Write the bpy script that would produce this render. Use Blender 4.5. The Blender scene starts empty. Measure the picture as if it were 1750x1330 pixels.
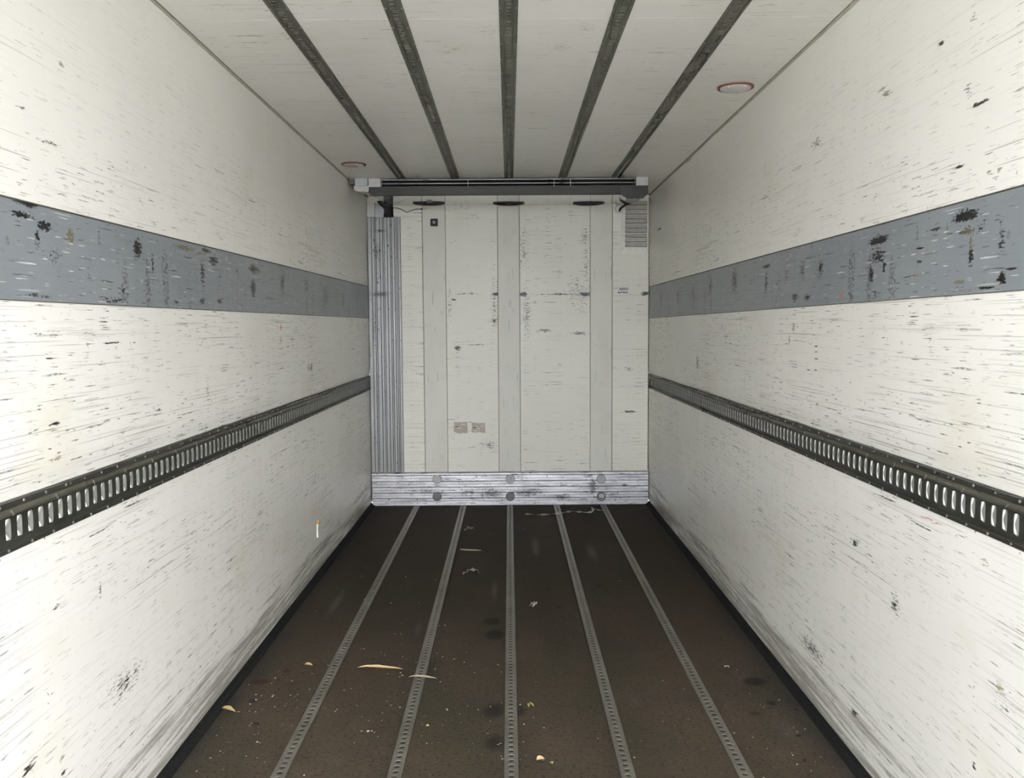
import bpy, math, random
from mathutils import Vector, Matrix
random.seed(7)
SC = bpy.context.scene
COL = SC.collection

# ------------------------------------------------------------------ camera (calibrated on the cargo box)
F, PITCH, ROLL, YAW = 1489.4, 0.07108, -0.00636, 0.00291
CAM = Vector((-0.0007, 0.0, 1.576))
fw = Vector((math.sin(YAW)*math.cos(PITCH), math.cos(YAW)*math.cos(PITCH), -math.sin(PITCH)))
r0 = fw.cross(Vector((0, 0, 1))).normalized(); u0 = r0.cross(fw)
RT = r0*math.cos(ROLL)+u0*math.sin(ROLL); UP = -r0*math.sin(ROLL)+u0*math.cos(ROLL)
cd = bpy.data.cameras.new('camera'); cam = bpy.data.objects.new('camera', cd); COL.objects.link(cam)
m = Matrix((RT, UP, -fw)).transposed().to_4x4(); m.translation = CAM
cam.matrix_world = m
cd.sensor_fit = 'HORIZONTAL'; cd.sensor_width = 36.0; cd.lens = F/1750*36.0
cd.clip_start = 0.05; cd.clip_end = 200
SC.camera = cam

# ------------------------------------------------------------------ light
w = bpy.data.worlds.new('world'); SC.world = w; w.use_nodes = True
wn = w.node_tree.nodes; bg = wn['Background']
bg.inputs[0].default_value = (0.935, 0.98, 1.11, 1); bg.inputs[1].default_value = 1.0
SC.view_settings.view_transform = 'Standard'; SC.view_settings.look = 'None'
SC.view_settings.gamma = 1; SC.view_settings.use_curve_mapping = False
SC.view_settings.exposure = 3.83
sd = bpy.data.lights.new('hazy_sun', 'SUN'); sd.energy = 0.75; sd.angle = math.radians(70); sd.color = (1, .99, .98)
sun = bpy.data.objects.new('hazy_sun', sd); COL.objects.link(sun)
sun.rotation_euler = Vector((-.66, .74, -.07)).to_track_quat('-Z', 'Y').to_euler()
SC.cycles.max_bounces = 7; SC.cycles.diffuse_bounces = 7; SC.cycles.glossy_bounces = 3; SC.cycles.caustics_reflective = False; SC.cycles.caustics_refractive = False
SC.cycles.adaptive_threshold = 0.035; SC.cycles.adaptive_min_samples = 12
SC.cycles.use_denoising = True

# ------------------------------------------------------------------ dimensions
W = 1.23; YB = 7.68; H = 2.7155; Y0 = -0.9
KY = YB-.040
RZ0, RZ1 = 1.031, 1.156          # wall rail
def ray(px, py):
    return (fw + RT*((px-875)/F) + UP*((665-py)/F))
def hit(px, py, ax, val):        # point of the world plane axis=val seen in direction px,py
    d = ray(px, py); t = (val-CAM[ax])/d[ax]; return CAM+d*t
def wl(px, py): return hit(px, py, 0, -W)
def wr(px, py): return hit(px, py, 0, W)
def fl(px, py, z=0.0): return hit(px, py, 2, z)
def bk(px, py, y=YB): return hit(px, py, 1, y)

# ------------------------------------------------------------------ node helper
class NT:
    def __init__(s, name):
        s.m = bpy.data.materials.new(name); s.m.use_nodes = True; s.t = s.m.node_tree
        s.b = s.t.nodes['Principled BSDF']
        s.co = s.t.nodes.new('ShaderNodeTexCoord').outputs['Object']
    def n(s, ty, **k):
        x = s.t.nodes.new(ty)
        for a, b in k.items(): setattr(x, a, b)
        return x
    def set(s, inp, v):
        if v is None: return
        if hasattr(v, 'is_output') : s.t.links.new(v, inp)
        else:
            if isinstance(v, (tuple, list)) and len(v) == 3 and len(inp.default_value) == 4: v = (*v, 1)
            inp.default_value = v
    def math(s, op, a, b=None, c=None, clamp=False):
        x = s.n('ShaderNodeMath', operation=op); x.use_clamp = clamp
        s.set(x.inputs[0], a); s.set(x.inputs[1], b); s.set(x.inputs[2], c); return x.outputs[0]
    def vm(s, op, a, b=None):
        x = s.n('ShaderNodeVectorMath', operation=op); s.set(x.inputs[0], a); s.set(x.inputs[1], b)
        return x.outputs['Value'] if op == 'LENGTH' else x.outputs[0]
    def mix(s, f, a, b):
        x = s.n('ShaderNodeMix', data_type='RGBA'); s.set(x.inputs[0], f); s.set(x.inputs[6], a); s.set(x.inputs[7], b)
        return x.outputs[2]
    def step(s, v, lo, hi, a=0.0, b=1.0):
        x = s.n('ShaderNodeMapRange', interpolation_type='SMOOTHSTEP'); x.clamp = True
        for i, q in enumerate((v, lo, hi, a, b)): s.set(x.inputs[i], q)
        return x.outputs[0]
    def noise(s, vec, scale=1.0, detail=3.0, rough=.55):
        x = s.n('ShaderNodeTexNoise'); s.set(x.inputs['Vector'], vec); s.set(x.inputs['Scale'], scale)
        s.set(x.inputs['Detail'], detail); s.set(x.inputs['Roughness'], rough); return x.outputs['Fac']
    def uv(s, a, b):                       # surface coordinates: object axes a, b -> u, v
        x = s.n('ShaderNodeSeparateXYZ'); s.set(x.inputs[0], s.co)
        y = s.n('ShaderNodeCombineXYZ'); s.set(y.inputs[0], x.outputs[a]); s.set(y.inputs[1], x.outputs[b])
        s.u, s.v = x.outputs[a], x.outputs[b]
        return y.outputs[0]
    def scale(s, vec, a, b, off=(0, 0, 0)):
        return s.vm('ADD', s.vm('MULTIPLY', vec, (a, b, 1)), off)
    def dashes(s, vec, su, sv, dens, smin, smax, off=0.0, wob=.25):
        p = s.scale(vec, su, sv, (off, off*1.7, 0))
        nz = s.n('ShaderNodeTexNoise'); s.set(nz.inputs['Vector'], p); s.set(nz.inputs['Scale'], 3.0)
        p = s.vm('ADD', p, s.vm('MULTIPLY', s.vm('SUBTRACT', nz.outputs['Color'], (.5, .5, .5)), (wob, wob, 0)))
        v = s.n('ShaderNodeTexVoronoi', voronoi_dimensions='2D'); s.set(v.inputs['Vector'], p); s.set(v.inputs['Scale'], 1.0)
        c = s.n('ShaderNodeSeparateColor'); s.set(c.inputs[0], v.outputs['Color'])
        d = v.outputs['Distance']
        on = s.math('LESS_THAN', c.outputs[0], dens)
        size = s.math('MULTIPLY_ADD', s.math('POWER', c.outputs[1], 2.5), smax-smin, smin)
        k = s.math('SUBTRACT', 1.0, s.math('DIVIDE', d, size), clamp=True)
        k = s.step(k, 0.0, 0.28)
        return s.math('MULTIPLY', s.math('MULTIPLY', k, on), s.math('MULTIPLY_ADD', c.outputs[2], .7, .3))
    def marks(s, vec, lst):
        acc = None
        for (a, b, ra, rb, st) in lst:
            q = s.vm('MULTIPLY', s.vm('SUBTRACT', vec, (a, b, 0)), (1/ra, 1/rb, 0))
            k = s.math('MULTIPLY', s.math('SUBTRACT', 1.0, s.vm('LENGTH', q), clamp=True), st)
            acc = k if acc is None else s.math('MAXIMUM', acc, k)
        return acc
    def out(s, col, rough=.5, metal=0.0, bump=None, bs=.1, bd=.002):
        s.set(s.b.inputs['Base Color'], col); s.set(s.b.inputs['Roughness'], rough); s.set(s.b.inputs['Metallic'], metal)
        if bump is not None:
            x = s.n('ShaderNodeBump'); s.set(x.inputs['Height'], bump); x.inputs['Strength'].default_value = bs
            x.inputs['Distance'].default_value = bd; s.set(s.b.inputs['Normal'], x.outputs[0])
        return s.m

DARK = (.030, .029, .024)
def panel_mat(name, a, b, base=(.80, .781, .712), dens=1.0, low=0.0, specials=(), stain=1.0, hi=None, rough=.34):
    t = NT(name); vec = t.uv(a, b)
    big = t.noise(vec, .9, 2)
    col = t.mix(t.step(big, .35, .65), tuple(c*.965 for c in base), tuple(min(1, c*1.02) for c in base))
    # yellowish and pinkish blotches
    st = t.step(t.noise(t.scale(vec, 1, 1.6, (5, 2, 0)), 1.6, 4), .56, .74, 0, .33*stain)
    col = t.mix(st, col, (.66, .60, .44))
    pk = t.step(t.noise(t.scale(vec, 1, 1.4, (15, 9, 3)), 2.3, 3), .66, .78, 0, .16*stain)
    col = t.mix(pk, col, (.68, .50, .46))
    # density of the scuffs
    dn = t.step(t.noise(t.scale(vec, .8, 2.2, (3, 7, 0)), 1.3, 3), .36, .62, .25, 1.0)
    if hi: dn = t.math('MULTIPLY', dn, t.step(t.v, hi[0], hi[1], 1.0, .25))
    fine = t.step(t.noise(t.scale(vec, 34, 230), 1.0, 3), .40, .58)
    # long faint scratches
    l1 = t.dashes(vec, 1.1, 170, .46*dens, .05, .42, 3.1, .2)
    l2 = t.dashes(vec, 2.4, 230, .55*dens, .05, .42, 8.3, .22)
    col = t.mix(t.math('MULTIPLY', t.math('MULTIPLY', t.math('MAXIMUM', l1, l2), dn), .62), col, (.20, .19, .155))
    # dark dashes
    d1 = t.dashes(vec, 4.2, 85, .20*dens, .04, .34, 1.3, .5)
    d2 = t.dashes(vec, 10, 170, .40*dens, .04, .40, 4.7, .5)
    d3 = t.dashes(vec, 22, 110, .16*dens, .03, .30, 6.1, .7)
    d4 = t.dashes(vec, 60, 36, .06*dens, .03, .20, 2.9, .8)
    dd = t.math('MAXIMUM', t.math('MAXIMUM', d1, d2), t.math('MAXIMUM', d3, d4))
    dd = t.math('MULTIPLY', t.math('MULTIPLY', dd, dn), t.math('MULTIPLY_ADD', fine, .75, .25))
    col = t.mix(t.math('MULTIPLY', dd, 1.25, clamp=True), col, DARK)
    # pale scrapes
    if low > 0:
        g = t.step(t.v, 0.02, .62, 1.0, 0.0)
        g = t.math('POWER', g, 1.7)
        s1 = t.noise(t.scale(vec, .9, 16, (2, 0, 0)), 1.0, 6, .68)
        s2 = t.noise(t.scale(vec, 3.0, 70, (7, 0, 0)), 1.0, 5, .7)
        sm = t.math('ADD', t.math('MULTIPLY', s1, .55), t.math('MULTIPLY', s2, .45))
        th = t.math('MULTIPLY_ADD', g, -.24, .66)
        k = t.step(t.math('SUBTRACT', sm, th), -.02, .12, 0, low)
        col = t.mix(t.math('MULTIPLY', k, t.step(g, 0.02, .5)), col, (.17, .155, .12))
    for (cl, amt, lst) in specials:
        mk = t.marks(vec, lst)
        sn = t.noise(t.scale(vec, 26, 130, (1, 1, 0)), 1.0, 5, .75)
        k = t.step(t.math('ADD', t.math('MULTIPLY', mk, .38), t.math('MULTIPLY', sn, 1.25)), .78, .90)
        k = t.math('MULTIPLY', k, t.step(mk, .0, .12, 0, amt))
        col = t.mix(k, col, cl)
    rg = t.math('MULTIPLY_ADD', t.noise(t.scale(vec, 2, 20), 1.0, 4), .22, rough-.10)
    bmp = t.math('SUBTRACT', t.math('MULTIPLY', t.noise(t.scale(vec, 3, 9), 1.0, 4), .5), dd)
    return t.out(col, rg, 0, bmp, .18, .0015)

def metal_mat(name, col, rough=.45, metal=.8, var=.35, sc=(9, 9, 9), grime=(.02, .02, .017), gamt=.5, bump=.1):
    t = NT(name)
    v = t.vm('MULTIPLY', t.co, sc)
    n1 = t.noise(v, 1.0, 5, .6)
    c = t.mix(t.step(n1, .3, .7), tuple(x*(1-var) for x in col), tuple(min(1, x*(1+var*.6)) for x in col))
    n2 = t.noise(t.vm('MULTIPLY', t.co, (30, 30, 30)), 1.0, 4, .65)
    c = t.mix(t.step(n2, .55, .75, 0, gamt), c, grime)
    return t.out(c, t.math('MULTIPLY_ADD', n1, .3, rough-.15), metal, n2, bump, .001)
def plain(name, col, rough=.5, metal=0.0, var=.12, sc=25):
    t = NT(name); n = t.noise(t.co, sc, 4)
    c = t.mix(n, tuple(x*(1-var) for x in col), tuple(min(1, x*(1+var)) for x in col))
    return t.out(c, rough, metal)

# ------------------------------------------------------------------ mesh helper
def tag(o, label=None, cat=None, group=None, kind=None):
    if label: o['label'] = label
    if cat: o['category'] = cat
    if group: o['group'] = group
    if kind: o['kind'] = kind
    return o
def empty(name, loc):
    o = bpy.data.objects.new(name, None); COL.objects.link(o); o.location = loc; o.empty_display_size = .05
    return o
class MB:
    def __init__(s): s.v = []; s.f = []
    def add(s, vs, fs):
        k = len(s.v); s.v += [tuple(p) for p in vs]; s.f += [tuple(i+k for i in f) for f in fs]; return s
    def box(s, a, b):
        (x0, y0, z0), (x1, y1, z1) = a, b
        return s.add([(x0,y0,z0),(x1,y0,z0),(x1,y1,z0),(x0,y1,z0),(x0,y0,z1),(x1,y0,z1),(x1,y1,z1),(x0,y1,z1)],
                     [(0,3,2,1),(4,5,6,7),(0,1,5,4),(1,2,6,5),(2,3,7,6),(3,0,4,7)])
    def bbox(s, a, b, c=.003):             # box with chamfered vertical-plane edges (8-gon section along longest axis)
        d = [b[i]-a[i] for i in range(3)]; ax = d.index(max(d)); i, j = [k for k in range(3) if k != ax]
        c = min(c, d[i]*.4, d[j]*.4)
        pts = [(a[i]+c,a[j]),(b[i]-c,a[j]),(b[i],a[j]+c),(b[i],b[j]-c),(b[i]-c,b[j]),(a[i]+c,b[j]),(a[i],b[j]-c),(a[i],a[j]+c)]
        vs = []
        for t in (a[ax], b[ax]):
            for p in pts:
                q = [0, 0, 0]; q[ax] = t; q[i] = p[0]; q[j] = p[1]; vs.append(q)
        fs = [tuple(range(8)), tuple(range(8, 16))]+[(k, (k+1) % 8, (k+1) % 8+8, k+8) for k in range(8)]
        return s.add(vs, fs)
    def sweep(s, sect, A, B, U, V):        # closed section (p,q) swept from A to B
        n = len(sect); vs = [A+U*p+V*q for p, q in sect]+[B+U*p+V*q for p, q in sect]
        return s.add(vs, [tuple(range(n)), tuple(range(n, 2*n))]+[(k, (k+1) % n, (k+1) % n+n, k+n) for k in range(n)])
    def cyl(s, c, ax, r, h, n=20, r2=None, dome=0):
        ax = Vector(ax).normalized(); a = ax.orthogonal().normalized(); b = ax.cross(a); c = Vector(c)
        r2 = r if r2 is None else r2
        rings = [(0, r), (h, r2)]
        if dome: rings += [(h+dome*math.sin(t), r2*math.cos(t)) for t in (.5, .95, 1.3)]
        vs = []
        for z, rr in rings:
            vs += [c+ax*z+(a*math.cos(2*math.pi*k/n)+b*math.sin(2*math.pi*k/n))*rr for k in range(n)]
        fs = [tuple(reversed(range(n)))]
        for q in range(len(rings)-1):
            fs += [(q*n+k, q*n+(k+1) % n, (q+1)*n+(k+1) % n, (q+1)*n+k) for k in range(n)]
        fs.append(tuple((len(rings)-1)*n+k for k in range(n)))
        return s.add(vs, fs)
    def ring(s, c, ax, r0, r1, h, n=32):
        ax = Vector(ax).normalized(); a = ax.orthogonal().normalized(); b = ax.cross(a); c = Vector(c)
        vs = []
        for z, rr in ((0, r0), (h*.7, r0), (h, (r0+r1)/2), (h*.7, r1), (0, r1)):
            vs += [c+ax*z+(a*math.cos(2*math.pi*k/n)+b*math.sin(2*math.pi*k/n))*rr for k in range(n)]
        fs = []
        for q in range(5):
            fs += [(q*n+k, q*n+(k+1) % n, ((q+1) % 5)*n+(k+1) % n, ((q+1) % 5)*n+k) for k in range(n)]
        return s.add(vs, fs)
    def tube(s, pts, rad, n=8):
        pts = [Vector(p) for p in pts]; m_ = len(pts); vs = []
        up = Vector((0.13, .21, 1)).normalized()
        for i, p in enumerate(pts):
            t = (pts[min(i+1, m_-1)]-pts[max(i-1, 0)]).normalized()
            a = t.cross(up).normalized(); b = t.cross(a); r = rad[i] if isinstance(rad, (list, tuple)) else rad
            vs += [p+(a*math.cos(2*math.pi*k/n)+b*math.sin(2*math.pi*k/n))*r for k in range(n)]
        fs = [tuple(range(n)), tuple(range((m_-1)*n, m_*n))]
        for q in range(m_-1):
            fs += [(q*n+k, q*n+(k+1) % n, (q+1)*n+(k+1) % n, (q+1)*n+k) for k in range(n)]
        return s.add(vs, fs)
    def build(s, name, mat, parent=None, smooth=False):
        me = bpy.data.meshes.new(name); me.from_pydata(s.v, [], s.f); me.update()
        import bmesh
        bm = bmesh.new(); bm.from_mesh(me); bmesh.ops.recalc_face_normals(bm, faces=bm.faces); bm.to_mesh(me); bm.free()
        o = bpy.data.objects.new(name, me); COL.objects.link(o); me.materials.append(mat)
        if smooth:
            me.polygons.foreach_set('use_smooth', [True]*len(me.polygons))
            me.set_sharp_from_angle(angle=math.radians(40))
        if parent is not None:
            o.parent = parent
            o.matrix_parent_inverse = Matrix.Translation(-parent.location)
        return o
def smooth_pts(pts, n=6):
    pts = [Vector(p) for p in pts]; out = []
    for i in range(len(pts)-1):
        p0, p1, p2, p3 = pts[max(i-1, 0)], pts[i], pts[i+1], pts[min(i+2, len(pts)-1)]
        for k in range(n):
            t = k/n
            out.append(.5*((2*p1)+(p2-p0)*t+(2*p0-5*p1+4*p2-p3)*t*t+(3*p1-p0-3*p2+p3)*t**3))
    out.append(pts[-1]); return out

# square loop of 16 directions for a perforated cell
SQ = [(-1,-1),(-.5,-1),(0,-1),(.5,-1),(1,-1),(1,-.5),(1,0),(1,.5),(1,1),(.5,1),(0,1),(-.5,1),(-1,1),(-1,.5),(-1,0),(-1,-.5)]
def cell(mb, P, hu, hv, ru, rv, ex, depth):
    """P(u,v,n) -> point; a plate cell +-hu,+-hv round the origin with a hole +-ru,+-rv and walls going down by depth"""
    n = 16; inn = []
    for a, b in SQ:
        r = (abs(a)**ex+abs(b)**ex)**(-1/ex); inn.append((a*r*ru, b*r*rv))
    vs = [P(a*hu, b*hv, 0) for a, b in SQ]+[P(a, b, 0) for a, b in inn]+[P(a*.93, b*.93, -depth*.25) for a, b in inn]+[P(a*.93, b*.93, -depth) for a, b in inn]
    fs = []
    for q in range(3):
        fs += [(q*n+k, q*n+(k+1) % n, (q+1)*n+(k+1) % n, (q+1)*n+k) for k in range(n)]
    mb.add(vs, fs)

# ------------------------------------------------------------------ materials
def Lp(l): # pixel marks on left wall -> y,z marks
    o = []
    for px, py, rx, ry, s in l:
        p = wl(px, py); a = wl(px-rx, py); b = wl(px+rx, py); c = wl(px, py-ry); d = wl(px, py+ry)
        o.append((p.y, p.z, abs(b.y-a.y)/2, abs(c.z-d.z)/2, s))
    return o
def Rp(l):
    o = []
    for px, py, rx, ry, s in l:
        p = wr(px, py); a = wr(px-rx, py); b = wr(px+rx, py); c = wr(px, py-ry); d = wr(px, py+ry)
        o.append((p.y, p.z, abs(b.y-a.y)/2, abs(c.z-d.z)/2, s))
    return o
def Bp(l):
    o = []
    for px, py, rx, ry, s in l:
        p = bk(px, py); o.append((p.x, p.z, rx/194, ry/194, s))
    return o
BROWN = (.23, .17, .08); RED = (.42, .12, .10)
M = {}
M['wall_l'] = panel_mat('scuffed white wall left', 1, 2, low=.75, hi=(2.0, 2.45), specials=[
    (DARK, 1, Lp([(93, 725, 14, 5, 1.2), (192, 586, 22, 3, 1.2), (86, 613, 18, 3, 1), (60, 571, 18, 3, .9), (532, 628, 4, 16, .8),
                  (355, 670, 4, 26, .6), (528, 628, 5, 14, .7), (270, 702, 10, 6, .7), (85, 245, 28, 5, .8), (38, 185, 14, 6, .8),
                  (50, 1312, 22, 18, .8), (108, 1322, 10, 12, .8), (215, 1165, 50, 40, .6), (95, 1040, 12, 8, .7), (172, 1010, 4, 26, .6)])),
    (BROWN, .8, Lp([(104, 108, 7, 9, .9), (95, 785, 26, 7, .8), (60, 735, 20, 5, .6), (210, 740, 10, 8, .6), (106, 1296, 8, 8, .9), (342, 590, 12, 22, .35), (190, 925, 14, 8, .5)])),
    (RED, .8, Lp([(480, 560, 3.5, 12, .9), (480, 582, 3.5, 10, .8), (245, 112, 20, 10, .3)]))])
M['wall_r'] = panel_mat('scuffed white wall right', 1, 2, low=.75, hi=(2.0, 2.5), specials=[
    (DARK, 1, Rp([(1395, 592, 6, 3, 1.1), (1395, 602, 6, 3, 1), (1395, 613, 6, 3, 1), (1395, 633, 6, 3, 1), (1382, 632, 6, 2.5, 1), (1608, 75, 9, 7, 1),
                  (1672, 178, 26, 6, 1.1), (1640, 285, 16, 5, 1), (1192, 620, 4, 22, .8), (1461, 1220, 10, 14, .9), (1530, 1035, 14, 34, .7), (1664, 1310, 6, 10, 1),
                  (1515, 162, 14, 5, .8), (1395, 245, 16, 14, .7), (1655, 150, 10, 26, .6), (1388, 1110, 30, 26, .7), (1460, 928, 12, 12, .8), (1716, 1210, 30, 12, .5)])),
    (BROWN, .8, Rp([(1514, 160, 12, 7, 1.1), (1508, 152, 14, 6, .9), (1664, 30, 10, 12, .7), (1356, 560, 5, 16, .9), (1349, 580, 3, 10, .8), (1690, 295, 10, 6, .8), (1708, 290, 7, 6, .8),
                    (1562, 614, 8, 2.5, 1.1), (1710, 1180, 14, 26, .7), (1680, 960, 16, 10, .6)])),
    (RED, .8, Rp([(1396, 691, 5, 4, 1.2), (1590, 890, 34, 9, .55), (1510, 860, 14, 7, .5), (1485, 300, 10, 6, .4), (1375, 570, 10, 4, .4)]))])
M['ceiling'] = panel_mat('white ceiling sheet', 0, 1, dens=.35, stain=.8, rough=.38, specials=[
    (DARK, .8, [(hit(px, py, 2, H).x, hit(px, py, 2, H).y, .1, .12, .35) for px, py in ((770, 85), (960, 80), (835, 55), (480, 60), (1000, 50))])])
M['back'] = panel_mat('white bulkhead sheet', 0, 2, base=(.745, .722, .605), dens=.55, stain=.7, rough=.42, specials=[
    (DARK, 1, Bp([(848, 503, 12, 5, 1.4), (894, 503, 12, 6, 1.4), (1000, 503, 16, 5, 1.4), (845, 548, 9, 10, .8), (782, 595, 9, 6, 1.3), (775, 512, 9, 3, 1),
                  (1104, 502, 14, 6, 1.2), (835, 760, 18, 12, .6), (930, 565, 22, 5, .8), (990, 570, 20, 6, .8), (1075, 704, 18, 4, 1), (1075, 630, 12, 6, .6),
                  (990, 500, 40, 60, .45), (900, 540, 14, 80, .55), (1002, 460, 10, 70, .5), (845, 520, 12, 90, .5), (768, 520, 10, 50, .45), (960, 503, 90, 3, .8),
                  (800, 502, 40, 3, .7), (895, 430, 14, 60, .5), (1000, 405, 14, 22, .6)])),
    (BROWN, .6, Bp([(915, 517, 5, 4, 1.1), (940, 517, 24, 3, .8)]))])
def rib_mat():
    t = NT('white bulkhead channel sheet'); vec = t.uv(0, 2)
    col = t.mix(t.step(t.noise(t.scale(vec, 3, 1.2), 1.5, 3), .3, .7), (.63, .612, .515), (.68, .66, .56))
    d = t.dashes(vec, 60, 4.5, .3, .05, .35, 2.2)
    col = t.mix(t.math('MULTIPLY', d, .5), col, (.2, .19, .15))
    g = t.step(t.noise(vec, 9, 5, .7), .55, .8, 0, .35)
    return t.out(t.mix(g, col, (.42, .41, .34)), .45)
M['rib'] = rib_mat()
def band_mat(name, marks, brown, reds):
    t = NT(name); vec = t.uv(1, 2)
    n = t.noise(vec, 1.3, 3)
    col = t.mix(t.step(n, .35, .65), (.205, .226, .238), (.238, .258, .268))
    s = t.noise(t.scale(vec, 2, 60), 1.0, 4, .7)
    col = t.mix(t.step(s, .5, .8, 0, .30), col, (.12, .125, .12))
    # vertical drag marks left by straps and pallets
    vs = t.dashes(vec, 12, 3.2, .46, .08, .46, 5.5, .45)
    dots = t.step(t.noise(t.scale(vec, 60, 75), 1.0, 2), .42, .6)
    col = t.mix(t.math('MULTIPLY', t.math('MULTIPLY', vs, dots), .72), col, (.035, .036, .034))
    d1 = t.dashes(vec, 6, 120, .22, .04, .36, 1.9, .5); d2 = t.dashes(vec, 16, 190, .3, .04, .36, 9.9, .5)
    col = t.mix(t.math('MULTIPLY', t.math('MAXIMUM', d1, d2), .85), col, (.03, .03, .028))
    w1 = t.dashes(vec, 5, 130, .13, .04, .34, 12.9, .5); w2 = t.dashes(vec, 15, 170, .15, .04, .34, 17.1, .5)
    col = t.mix(t.math('MULTIPLY', t.math('MAXIMUM', w1, w2), .95), col, (.62, .62, .60))
    for cl, amt, lst in (((.018, .018, .017), 1, marks), ((.14, .125, .06), .85, brown), (RED, .8, reds)):
        if not lst: continue
        mk = t.marks(vec, lst)
        sn = t.math('ADD', t.math('MULTIPLY', t.noise(t.scale(vec, 16, 110, (1, 1, 0)), 1.0, 5, .75), .6),
                    t.math('MULTIPLY', t.noise(t.scale(vec, 80, 110), 1.0, 2), .4))
        k = t.step(t.math('ADD', t.math('MULTIPLY', mk, .36), t.math('MULTIPLY', sn, 1.3)), .80, .92)
        col = t.mix(t.math('MULTIPLY', k, t.step(mk, 0, .15, 0, amt)), col, cl)
    return t.out(col, t.math('MULTIPLY_ADD', s, .25, .22), 0, s, .12, .001)
M['band_l'] = band_mat('grey scuff band left', Lp([
    (74, 387, 22, 14, 1.2), (62, 405, 8, 30, .8), (45, 348, 30, 9, 1.3), (37, 367, 40, 9, 1.1), (234, 425, 12, 26, 1.3), (260, 456, 4, 40, .9), (364, 445, 12, 14, 1.2),
    (345, 467, 7, 45, .8), (434, 460, 14, 12, 1.2), (432, 492, 7, 24, 1.3), (482, 485, 7, 40, .8), (523, 488, 7, 26, .7), (586, 515, 5, 30, .7), (610, 512, 3, 30, .6),
    (89, 441, 24, 36, .55), (152, 468, 14, 36, .45), (375, 515, 9, 8, 1.1), (193, 513, 36, 8, .9), (345, 515, 10, 9, 1), (352, 429, 14, 6, 1.2), (300, 517, 9, 8, .8),
    (250, 490, 10, 36, .45), (375, 470, 10, 40, .45), (405, 465, 8, 24, .5), (60, 506, 60, 7, .7), (460, 510, 26, 7, .7), (210, 498, 8, 12, .8)]),
    Lp([(119, 400, 12, 22, 1.1), (315, 424, 26, 8, 1.1), (556, 505, 8, 34, 1.0), (340, 433, 22, 6, .8)]), None)
M['band_r'] = band_mat('grey scuff band right', Rp([
    (1503, 411, 26, 13, 1.5), (1502, 437, 20, 26, .95), (1490, 472, 6, 28, 1.1), (1512, 456, 6, 16, 1.1), (1652, 369, 34, 16, 1.4), (1655, 395, 26, 16, .8), (1660, 440, 8, 28, 1.2),
    (1714, 408, 12, 60, .7), (1714, 475, 12, 18, 1.3), (1732, 459, 18, 4, 1.2), (1403, 458, 11, 32, .8), (1372, 462, 9, 36, .7), (1359, 508, 9, 12, 1.1), (1380, 508, 9, 8, 1.1),
    (1310, 485, 4, 36, 1.0), (1331, 485, 9, 34, .5), (1498, 503, 14, 9, .8), (1572, 425, 14, 6, .8), (1572, 448, 10, 5, 1.1), (1130, 510, 3, 26, .8), (1159, 508, 6, 26, .7),
    (1185, 502, 6, 28, .6), (1215, 488, 4, 28, .8), (1256, 480, 8, 36, .95), (1311, 455, 12, 6, 1.2), (1285, 480, 8, 26, .45), (1345, 470, 8, 36, .6), (1440, 470, 8, 30, .5),
    (1390, 440, 40, 5, .6), (1600, 392, 40, 5, .8), (1640, 490, 22, 4, .6), (1690, 492, 30, 5, .9), (1680, 385, 18, 30, .6)]),
    Rp([(1655, 396, 16, 7, 1.4), (1660, 415, 9, 22, 1.0), (1642, 482, 20, 5, 1.2), (1640, 497, 44, 6, .8)]), Rp([(1440, 504, 6, 8, 1.2), (1568, 471, 8, 3, 1.0)]))
M['rail_wall'] = metal_mat('dull galvanised rail', (.046, .046, .036), .42, .35, .3, (3, 3, 20), gamt=.5)
M['lip_highlight'] = metal_mat('galvanised lip with painted highlight', (.11, .11, .09), .36, .7, .4, (2, 2, 30), gamt=.5)  # lighter tone paints the highlight along the lower ridge
M['rail_sh'] = metal_mat('rail shoulder with painted highlight', (.115, .112, .082), .4, .35, .4, (2, 2, 30), gamt=.4)  # lighter tone paints the highlight on the inclined shoulder face
M['rail_in'] = metal_mat('zinc whitened for slot reflections', (.90, .90, .86), .5, .0, .12, gamt=.1)  # near-white colour stands in for daylight mirrored in the slots
M['rail_tongue'] = metal_mat('zinc tongue', (.30, .31, .27), .35, .2, .25, gamt=.2)
M['screw'] = metal_mat('zinc screw', (.55, .55, .5), .3, .9, .2, gamt=.2)
M['rail_ceil'] = metal_mat('dull galvanised ceiling rail', (.150, .150, .110), .45, .25, .3, (6, 6, 6), gamt=.5)
M['rail_ceil_in'] = metal_mat('ceiling rail recess', (.10, .10, .08), .55, .2, .3, gamt=.5)
M['rail_floor'] = metal_mat('worn steel floor strip', (.20, .19, .155), .48, .45, .2, (5, 5, 5), (.08, .07, .055), .35)
M['channel'] = plain('brown hole bottom with painted shade', (.05, .033, .024), .8, 0, .5, 40)  # floor brown under the holes, darkened to paint the shade of their depth
M['black'] = plain('black rubber', (.006, .006, .006), .6, 0, .2)
M['hole'] = plain('black opening', (.004, .004, .004), .8)
M['lip'] = metal_mat('stained stainless lip', (.026, .025, .018), .42, .4, .4, (2, 2, 14), gamt=.4)
M['blk'] = plain('off white plastic', (.47, .46, .42), .5)
M['pale_grey'] = plain('grey plastic', (.40, .41, .40), .5)
M['darkgrey'] = plain('dark grey bracket', (.09, .09, .085), .55)

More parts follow.
